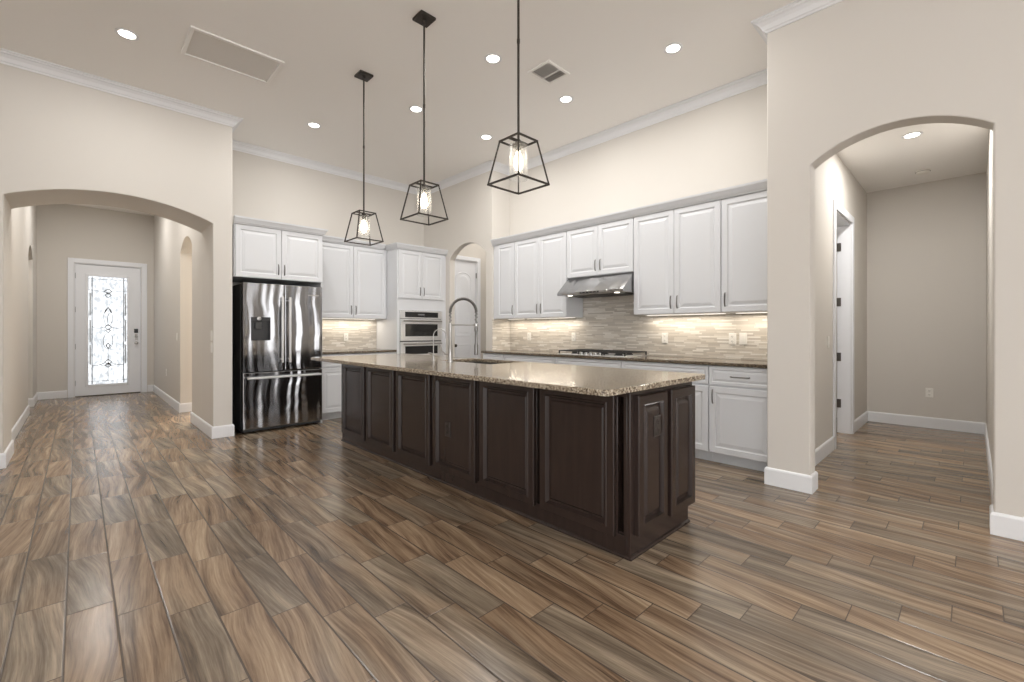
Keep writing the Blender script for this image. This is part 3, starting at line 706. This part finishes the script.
# gas cooktop
ZT = ZB+.0345
ck = thing('gas_cooktop', 'black and steel gas cooktop with iron grates set in the wall counter', 'cooktop', (4.40, 3.03, ZT))
mb = MB(); mb.box(4.145, 4.635, 2.57, 3.49, ZT+.0005, ZT+.010); mb.build('cooktop_tray', steel2_m, ck, bevel=.003)
for j, y_ in enumerate((2.725, 3.03, 3.335)):
    mb = MB(); h0 = ZT+.046; x0, x1 = (4.17 if j != 1 else 4.235), 4.61; a, b = y_-.145, y_+.145
    for p0, p1 in (((x0, a), (x1, a)), ((x0, b), (x1, b)), ((x0, a), (x0, b)), ((x1, a), (x1, b)), (((x0+x1)/2, a), ((x0+x1)/2, b))): mb.bar((*p0, h0), (*p1, h0), .012)
    for q in range(1, 6): yy = a+(b-a)*q/6; mb.bar((x0, yy, h0), (x1, yy, h0), .009)
    for px_, py_ in ((x0, a), (x0, b), (x1, a), (x1, b)): mb.bar((px_, py_, ZT+.011), (px_, py_, h0), .013)
    mb.build('grate', iron_m, ck)
for x_, y_, r in ((4.28, 2.725, .04), (4.50, 2.725, .032), (4.42, 3.03, .055), (4.28, 3.335, .032), (4.50, 3.335, .04)):
    mb = MB(); mb.lathe((x_, y_, ZT+.0105), [(r*1.3, 0), (r*1.2, .008), (r, .010), (r, .020), (r*.8, .024)], 20); mb.build('burner', iron_m, ck, smooth=True)
for i in range(5):
    mb = MB(); mb.lathe((4.185, 2.90+i*.065, ZT+.0105), [(.021, 0), (.020, .022), (.016, .026)], 16); mb.build('knob', chrome_m, ck, smooth=True)

# ------------------------------------------------------------------ fridge wall
def FY(x, y, z): return F((x, y, z), (1, 0, 0), (0, -1, 0))
YFC = 5.97
hF = 2.455-1.84
cabinet('upper_cabinet', 'deep double door white cabinet directly above the refrigerator', 'cabinet', FY(1.292, YFC, 1.84), 1.018, hF, YF-YFC-.002, [(.018, .510, .004, hF-.004, 'R', .12), (.514, 1.01, .004, hF-.004, 'L', .12)])
mb = MB(); mb.box(2.290, 2.309, 5.97, YF-.002, 0, 1.838); tag(mb.build('refrigerator_side_panel', cab_m), 'white end panel standing right of the refrigerator', 'panel')
o = molding([(1.292, YFC-.021), (2.311, YFC-.021), (2.311, 6.30)], CABCR, 'cabinet_crown_molding', cab_m, 2.458); tag(o, 'white crown strip on top of the refrigerator cabinet', 'molding')
hM = 2.455-1.393
cabinet('upper_cabinet', 'double door white wall cabinet between the refrigerator and the ovens', 'cabinet', FY(2.312, 6.34, 1.393), 1.12, hM, YF-6.342, [(.055, .583, .004, hM-.004, 'R', .12), (.587, 1.115, .004, hM-.004, 'L', .12)])
o = molding([(2.38, 6.34-.021), (3.385, 6.34-.021)], CABCR, 'cabinet_crown_molding', cab_m, 2.458); tag(o, 'white crown strip on the cabinet between refrigerator and ovens', 'molding')
mb = MB(); mb.box(2.45, 3.35, YF-.13, YF-.11, 1.386, 1.392); tag(mb.build('under_cabinet_light', strip_m), 'thin glowing light strip under the cabinet beside the refrigerator', 'light')
area('under_cabinet_lamp', (2.9, YF-.12, 1.375), (0, 0, 0), .9, .03, UNDER_W*1.8, (1, .90, .76))
base_cab(0, 1.12, 'white base cabinet between the refrigerator and the oven tower', 'D2', FY(2.312, 6.06, 0), YF-6.062)
mb = MB(); mb.box(2.312, 3.432, 6.025, YF-.012, ZB+.003, ZB+.034); tag(mb.build('wall_countertop', wgran_m, bevel=.004), 'short granite counter between the refrigerator and the oven tower', 'countertop')
mb = MB(); mb.box(2.311, 3.432, YF-.010, YF-.0005, ZB+.036, 1.392); tag(mb.build('backsplash', mos_m), 'small mosaic backsplash between the refrigerator and the oven tower', 'backsplash')
outlet('wall_outlet', 'cream outlet on the small backsplash right of the refrigerator', FY(2.93, YF-.011, 1.115))

# oven tower
tw = thing('oven_tower', 'tall white cabinet in the corner housing the built-in double oven', 'cabinet', (3.88, 6.3, 0))
TX0, TX1, TY = 3.434, XP-.003, 6.02; OZ0, OZ1 = .80, 1.522; OX0, OX1 = 3.478, 4.235
mb = MB()
mb.box(TX0, OX0, TY, YF-.002, .1, 2.44); mb.box(OX1, TX1, TY, YF-.002, .1, 2.44); mb.box(OX0, OX1, TY, YF-.002, OZ1, 2.44); mb.box(OX0, OX1, TY, YF-.002, .1, OZ0)
mb.box(TX0, TX1, TY+.07, YF-.002, 0, .1)
mb.build('cabinet_body', cab_m, tw)
for a0, a1, sd in ((3.452, 3.857, 'R'), (3.861, 4.268, 'L')):
    g = FY(a0, TY-.0005, 1.706); mb = MB(); raised(mb, g, a1-a0, .728, DOOR_R); dd = mb.build('door', cab_m, tw); handle(dd, g, a1-a0-.032 if sd == 'R' else .032, .115, .125)
g = FY(3.452, TY-.0005, .12); mb = MB(); raised(mb, g, .816, .60, DRAW_R); dd = mb.build('drawer', cab_m, tw); handle(dd, g.at(0, 0, .018), .408, .5, .15, False)
o = molding([(TX0-.002, YF-.30), (TX0-.002, TY-.021), (XP-.002, TY-.021)], [(o_, z_) for o_, z_ in CABCR], 'cabinet_crown_molding', cab_m, 2.443); tag(o, 'white crown strip around the top of the oven tower', 'molding')
ov = thing('wall_oven', 'stainless built-in double oven in the white corner tower', 'oven', (3.856, 6.2, OZ0))
mb = MB(); mb.box(OX0+.001, OX1-.001, TY+.001, TY+.55, OZ0+.001, OZ1-.001); mb.build('oven_case', dark_m, ov)
mb = MB(); g = FY(OX0+.004, TY, 0); W_ = OX1-OX0-.008
mbx = fbox(MB(), g, 0, W_, 1.400, 1.518, .001, .022); mbx.build('control_panel', steel2_m, ov, bevel=.002)
mbx = fbox(MB(), g, .075, W_-.075, 1.418, 1.500, .0225, .025); mbx.build('display', ovglass_m, ov)
mbx = fbox(MB(), g, .30, .42, 1.452, 1.470, .0252, .0258); mbx.build('display_digits', display_m, ov)
def oven_door(z0, z1, wz0, wz1):
    m_ = MB()
    a0, a1 = .075, W_-.085
    for q in ((0, a0, z0, z1), (a1, W_, z0, z1), (a0, a1, z0, wz0), (a0, a1, wz1, z1)): fbox(m_, g, *q, .001, .030)
    d_ = m_.build('oven_door', steel2_m, ov, bevel=.001)
    fbox(MB(), g, a0+.0005, a1-.0005, wz0+.0005, wz1-.0005, .004, .027).build('window', ovglass_m, d_)
    m_ = MB(); m_.cyl(g.p(.03, z1-.030, .066), g.p(W_-.03, z1-.030, .066), .011, n=14)
    for a in (.06, W_-.06): m_.cyl(g.p(a, z1-.030, .030), g.p(a, z1-.030, .066), .009, n=10)
    m_.build('handle', chrome_m, d_, smooth=True)
oven_door(1.058, 1.392, 1.125, 1.315); oven_door(.806, 1.040, .85, .975)
del mb

# refrigerator
fr = thing('refrigerator', 'stainless french door refrigerator with a water dispenser under white cabinets', 'refrigerator', (1.82, 6.2, 0))
FX0, FX1, FYd = 1.370, 2.276, 5.885
mb = MB(); mb.box(FX0+.004, FX1-.004, 5.965, 6.60, .02, 1.765); mb.build('case', dark_m, fr, bevel=.004)
for x_ in (1.45, 2.2):
    for y_ in (6.03, 6.52):
        mb = MB(); mb.cyl((x_, y_, 0), (x_, y_, .02), .022, n=12); mb.build('foot', black_m, fr)
mb = MB(); mb.box(FX0+.01, FX1-.01, 5.93, 5.964, .022, .05); mb.build('kick_grille', dark_m, fr)
g = FY(FX0, 5.958, 0); DD = 5.958-FYd
def door_poly(x0, x1, z0, z1, hole=None):
    m_ = MB(); r = .008
    def prof(e): return [(x0+e, z0+e), (x1-e, z0+e), (x1-e, z1-e), (x0+e, z1-e)]
    if not hole:
        m_.loft([[(x, 5.958, z) for x, z in prof(0)], [(x, FYd+.006, z) for x, z in prof(0)], [(x, FYd+.0015, z) for x, z in prof(.003)], [(x, FYd, z) for x, z in prof(.008)]])
    else:
        hx0, hx1, hz0, hz1 = hole
        for q in ((x0, hx0, z0, z1), (hx1, x1, z0, z1), (hx0, hx1, z0, hz0), (hx0, hx1, hz1, z1)): m_.box(q[0], q[1], FYd, 5.958, q[2], q[3])
        bmesh.ops.remove_doubles(m_.bm, verts=m_.bm.verts, dist=1e-5)
    return m_
DX0, DX1, DZ0, DZ1 = 1.452, 1.662, 1.095, 1.372
ld = door_poly(FX0, 1.820, .728, 1.772, (DX0, DX1, DZ0, DZ1)).build('left_door', steel_m, fr)
rd = door_poly(1.826, FX1, .728, 1.772).build('right_door', steel_m, fr)
fz = door_poly(FX0, FX1, .055, .718).build('freezer_drawer', steel_m, fr)
mb = MB(); e_ = .001
mb.box(DX0+e_, DX1-e_, FYd+.045, FYd+.05, DZ0+e_, DZ1-e_); mb.box(DX0+e_, DX0+.008, FYd-.002, FYd+.045, DZ0+e_, DZ1-e_); mb.box(DX1-.008, DX1-e_, FYd-.002, FYd+.045, DZ0+e_, DZ1-e_)
mb.box(DX0+.008, DX1-.008, FYd-.002, FYd+.045, DZ1-.05, DZ1-e_); mb.box(DX0+.008, DX1-.008, FYd-.004, FYd+.045, DZ0+e_, DZ0+.012)
dsp = mb.build('water_dispenser', black_m, ld, bevel=.001)
mb = MB(); mb.box(DX0+.05, DX0+.12, FYd+.012, FYd+.044, DZ0+.135, DZ0+.215); mb.build('paddle', dark_m, dsp, bevel=.004)
mb = MB(); mb.lathe((DX0+.085, FYd-.002, DZ1-.018), [(.022, 0), (.022, .012), (.016, .014)], 18, (0, -1, 0)); mb.build('nozzle', chrome_m, dsp, smooth=True)
def bar_handle(p0, p1, par, off=.052):
    m_ = MB(); d = (Vector(p1)-Vector(p0)).normalized(); m_.bar(p0, p1, .024)
    for q in (Vector(p0)+d*.03, Vector(p1)-d*.03): m_.bar(q+Vector((0, .010, 0)), q+Vector((0, off-.013, 0)), .018)
    return m_.build('handle', handle_m, par, bevel=.005)
bar_handle((1.782, FYd-.052, .835), (1.782, FYd-.052, 1.61), ld); bar_handle((1.868, FYd-.052, .835), (1.868, FYd-.052, 1.61), rd)
bar_handle((1.415, FYd-.052, .655), (2.235, FYd-.052, .655), fz)
mb = MB(); mb.box(2.10, 2.235, FYd-.0015, FYd, 1.655, 1.670); mb.build('badge', chrome_m, rd)

# ------------------------------------------------------------------ wall plates
FJ = lambda x, y, z: F((x, y, z), (0, -1, 0), (-1, 0, 0))
outlet('wall_switch', 'white switch plate on the foyer arch jamb, upper of the two near the refrigerator', FJ(1.084, 5.985, 1.155), kind='switch')
outlet('wall_switch', 'white switch plate on the foyer arch jamb, lower of the two near the refrigerator', FJ(1.084, 5.985, 1.02), kind='switch')
outlet('wall_switch', 'white switch on the right foyer wall between the side opening and front door', FJ(1.085, 8.45, 1.12), kind='switch')
outlet('wall_outlet', 'white plate on the right foyer wall nearer the front door', FJ(1.085, 9.6, .50))
outlet('wall_outlet', 'white outlet low on the far hall wall seen through the right arch', FJ(XH-.001, .385, .44))
outlet('wall_switch', 'white switch on the hall wall just before the open door', F((5.30, YH-.001, 1.10), (1, 0, 0), (0, -1, 0)), kind='switch')

# ------------------------------------------------------------------ ceiling fixtures
def downlight():
    root = thing('recessed_light', '', 'ceiling light', (0, 0, 0))
    mb = MB(); mb.lathe((0, 0, -.001), [(.078, 0), (.078, -.004), (.066, -.007), (.056, -.004), (.056, 0)], 36); mb.build('trim_ring', trim_m, root, smooth=True)
    mb = MB(); mb.lathe((0, 0, -.003), [(.055, 0), (.052, -.003)], 32); mb.build('lens', lamp_m, root, smooth=True)
    return root
dl = downlight()
spots = [(0.289, 4.848, ZC, 'round recessed ceiling light above the foyer arch, leftmost on the ceiling'),
         (2.009, 5.447, ZC, 'round recessed ceiling light nearest the refrigerator cabinets'),
         (2.67, 4.27, ZC, 'round recessed ceiling light between the two farther pendants'),
         (3.69, 4.27, ZC, 'round recessed ceiling light nearest the pantry arch'),
         (2.67, 3.0, ZC, 'round recessed ceiling light left of the square ceiling vent'),
         (3.69, 2.99, ZC, 'round recessed ceiling light right of the square ceiling vent'),
         (3.69, 1.808, ZC, 'round recessed ceiling light nearest the column, rightmost in the kitchen'),
         (5.66, .407, ZH, 'round recessed ceiling light in the hall behind the right arch')]
extra = [(.28, 7.6, ZFY, 'recessed ceiling light in the foyer nearer the kitchen arch'), (.28, 9.6, ZFY, 'recessed ceiling light in the foyer nearer the front door'),
         (4.95, 5.5, ZC, 'added unseen recessed light that brightens the pantry vestibule')]  # vestibule light is an addition, there to brighten the space behind the arch
first = True
for x, y, z, lab in spots+extra:
    o = dl if first else copy_tree(dl); first = False
    o.location = (x, y, z); o['label'] = lab; o['group'] = 'recessed ceiling lights'
    area('downlight_lamp', (x, y, z-.012), (0, 0, 0), .12, .12, CAN_W*(1.5 if y > 6 else 1.8 if z < 3.2 else 1), (1, .98, .95), 'DISK')
area('side_room_fill', (1.72, 9.0, 3.3), (0, 0, 0), .4, .4, 140, (1, .93, .82))  # added light without a fixture, brightens the jamb of the side opening
area('side_room_fill', (-1.1, 9.8, 3.3), (0, 0, 0), .3, .3, 12, (1, .93, .82))  # unseen light in the left side room, also without a fixture
area('bedroom_lamp', (6.0, 2.0, 2.9), (0, 0, 0), .4, .4, 14, (1, .95, .88))

def pendant(x, y, label, dz=0.0):
    root = thing('pendant_light', label, 'pendant light', (x, y, 2.09), 'pendants over the island')
    zb, zt, hb, ht = 2.094+dz, 2.356+dz*.8, .130, .080
    mb = MB(); mb.box(x-.066, x+.066, y-.066, y+.066, ZC-.020, ZC-.0005); mb.lathe((x, y, ZC-.020), [(.014, 0), (.012, -.03), (.008, -.035)], 16); mb.build('canopy', bronze_m, root, bevel=.003)
    mb = MB(); mb.cyl((x, y, zt+.01), (x, y, ZC-.03), .0075, n=12)
    mb.cyl((x, y, 2.95), (x, y, 2.975), .0095, n=12); mb.build('rod', bronze_m, root, smooth=True)
    mb = MB(); B_ = [(x+sx*hb, y+sy*hb, zb) for sx, sy in ((-1, -1), (1, -1), (1, 1), (-1, 1))]; T_ = [(x+sx*ht, y+sy*ht, zt) for sx, sy in ((-1, -1), (1, -1), (1, 1), (-1, 1))]
    for i in range(4): mb.bar(B_[i], B_[(i+1) % 4], .0095); mb.bar(T_[i], T_[(i+1) % 4], .0095); mb.bar(B_[i], T_[i], .0095)
    mb.box(x-ht, x+ht, y-.011, y+.011, zt-.004, zt+.004); mb.build('lantern_frame', bronze_m, root)
    mb = MB(); mb.lathe((x, y, zt-.004), [(.012, .012), (.020, 0), (.020, -.012), (.038, -.016), (.038, -.022), (.018, -.026), (.016, -.060)], 20); mb.build('socket', bronze_m, root, smooth=True)
    mb = MB(); mb.lathe((x, y, 2.124+dz), [(.053, .212), (.055, .212), (.055, 0), (.053, 0), (.053, .212)], 36, cap=False); mb.build('glass_cylinder', glass_m, root, smooth=True)
    mb = MB(); mb.lathe((x, y, 2.289+dz), [(.012, .006), (.014, -.01), (.024, -.035), (.028, -.06), (.026, -.085), (.016, -.105), (.003, -.112)], 24); mb.build('bulb', bulb_m, root, smooth=True)
    return root
pendant(1.915, 1.92, 'bronze cage pendant light nearest the camera, with no visible ceiling plate')
pendant(1.938, 2.984, 'bronze cage pendant light in the middle of the three', -.016)
pendant(1.958, 4.051, 'bronze cage pendant light farthest away, nearest the refrigerator', -.034)

# return air grille
rg = thing('return_air_grille', 'large rectangular return air grille in the ceiling left of the pendants', 'vent', (.997, 4.60, ZC))
x0, x1, y0, y1 = .645, 1.345, 4.35, 4.84; fw_ = .03
mb = MB()
for q in ((x0, x1, y0, y0+fw_), (x0, x1, y1-fw_, y1), (x0, x0+fw_, y0+fw_, y1-fw_), (x1-fw_, x1, y0+fw_, y1-fw_)): mb.box(q[0], q[1], q[2], q[3], ZC-.016, ZC-.0005)
mb.build('frame', vent_m, rg, bevel=.003)
mb = MB(); n_ = 40
mb.box(x0+fw_, x1-fw_, y0+fw_, y1-fw_, ZC-.003, ZC-.0008)
for i in range(n_):
    yy = y0+fw_+(y1-y0-2*fw_)*(i+.5)/n_
    mb.box(x0+fw_, x1-fw_, yy-.0042, yy+.0042, ZC-.0055, ZC-.0032)
mb.build('louvers', ventgrey_m, rg)
# supply register
vg = thing('ceiling_vent', 'small square supply vent with curved louvers in the kitchen ceiling', 'vent', (3.19, 2.795, ZC))
x0, x1, y0, y1 = 3.035, 3.345, 2.66, 2.925; fw_ = .028
mb = MB()
for q in ((x0, x1, y0, y0+fw_), (x0, x1, y1-fw_, y1), (x0, x0+fw_, y0+fw_, y1-fw_), (x1-fw_, x1, y0+fw_, y1-fw_)): mb.box(q[0], q[1], q[2], q[3], ZC-.014, ZC-.0005)
mb.build('frame', vent_m, vg, bevel=.003)
mb = MB(); mb.box(x0+fw_, x1-fw_, y0+fw_, y1-fw_, ZC-.0018, ZC-.0008); mb.build('duct_backing', ventdark_m, vg)
mb = MB(); xm = x1-.125
for i in range(4):
    xx = xm+.012+i*.026; mb.loft([[(xx, y, ZC-.013), (xx+.003, y, ZC-.014), (xx+.016, y, ZC-.004), (xx+.014, y, ZC-.003)] for y in (y0+fw_, y1-fw_)])
for i in range(8):
    yy = y0+fw_+.01+i*.025; mb.loft([[(x, yy, ZC-.013), (x, yy+.003, ZC-.014), (x, yy+.018, ZC-.004), (x, yy+.016, ZC-.003)] for x in (x0+fw_, xm)])
mb.box(xm, xm+.004, y0+fw_, y1-fw_, ZC-.014, ZC-.003)
mb.build('louvers', vent_m, vg)
# smoke detector
sd = thing('smoke_detector', 'round white smoke detector on the hall ceiling', 'smoke detector', (7.0, .41, ZH))
mb = MB(); mb.lathe((7.0, .41, ZH-.001), [(.07, 0), (.07, -.012), (.062, -.016), (.058, -.034), (.045, -.042), (.01, -.044)], 28); mb.build('housing', plate_m, sd, smooth=True)
mb = MB(); mb.lathe((7.0, .41, ZH-.014), [(.066, 0), (.066, -.004)], 28); mb.build('vent_slot', slot_m, sd)

C.cycles.max_bounces = 8; C.cycles.diffuse_bounces = 5; C.cycles.glossy_bounces = 4; C.cycles.transparent_max_bounces = 12
C.cycles.sample_clamp_indirect = 6
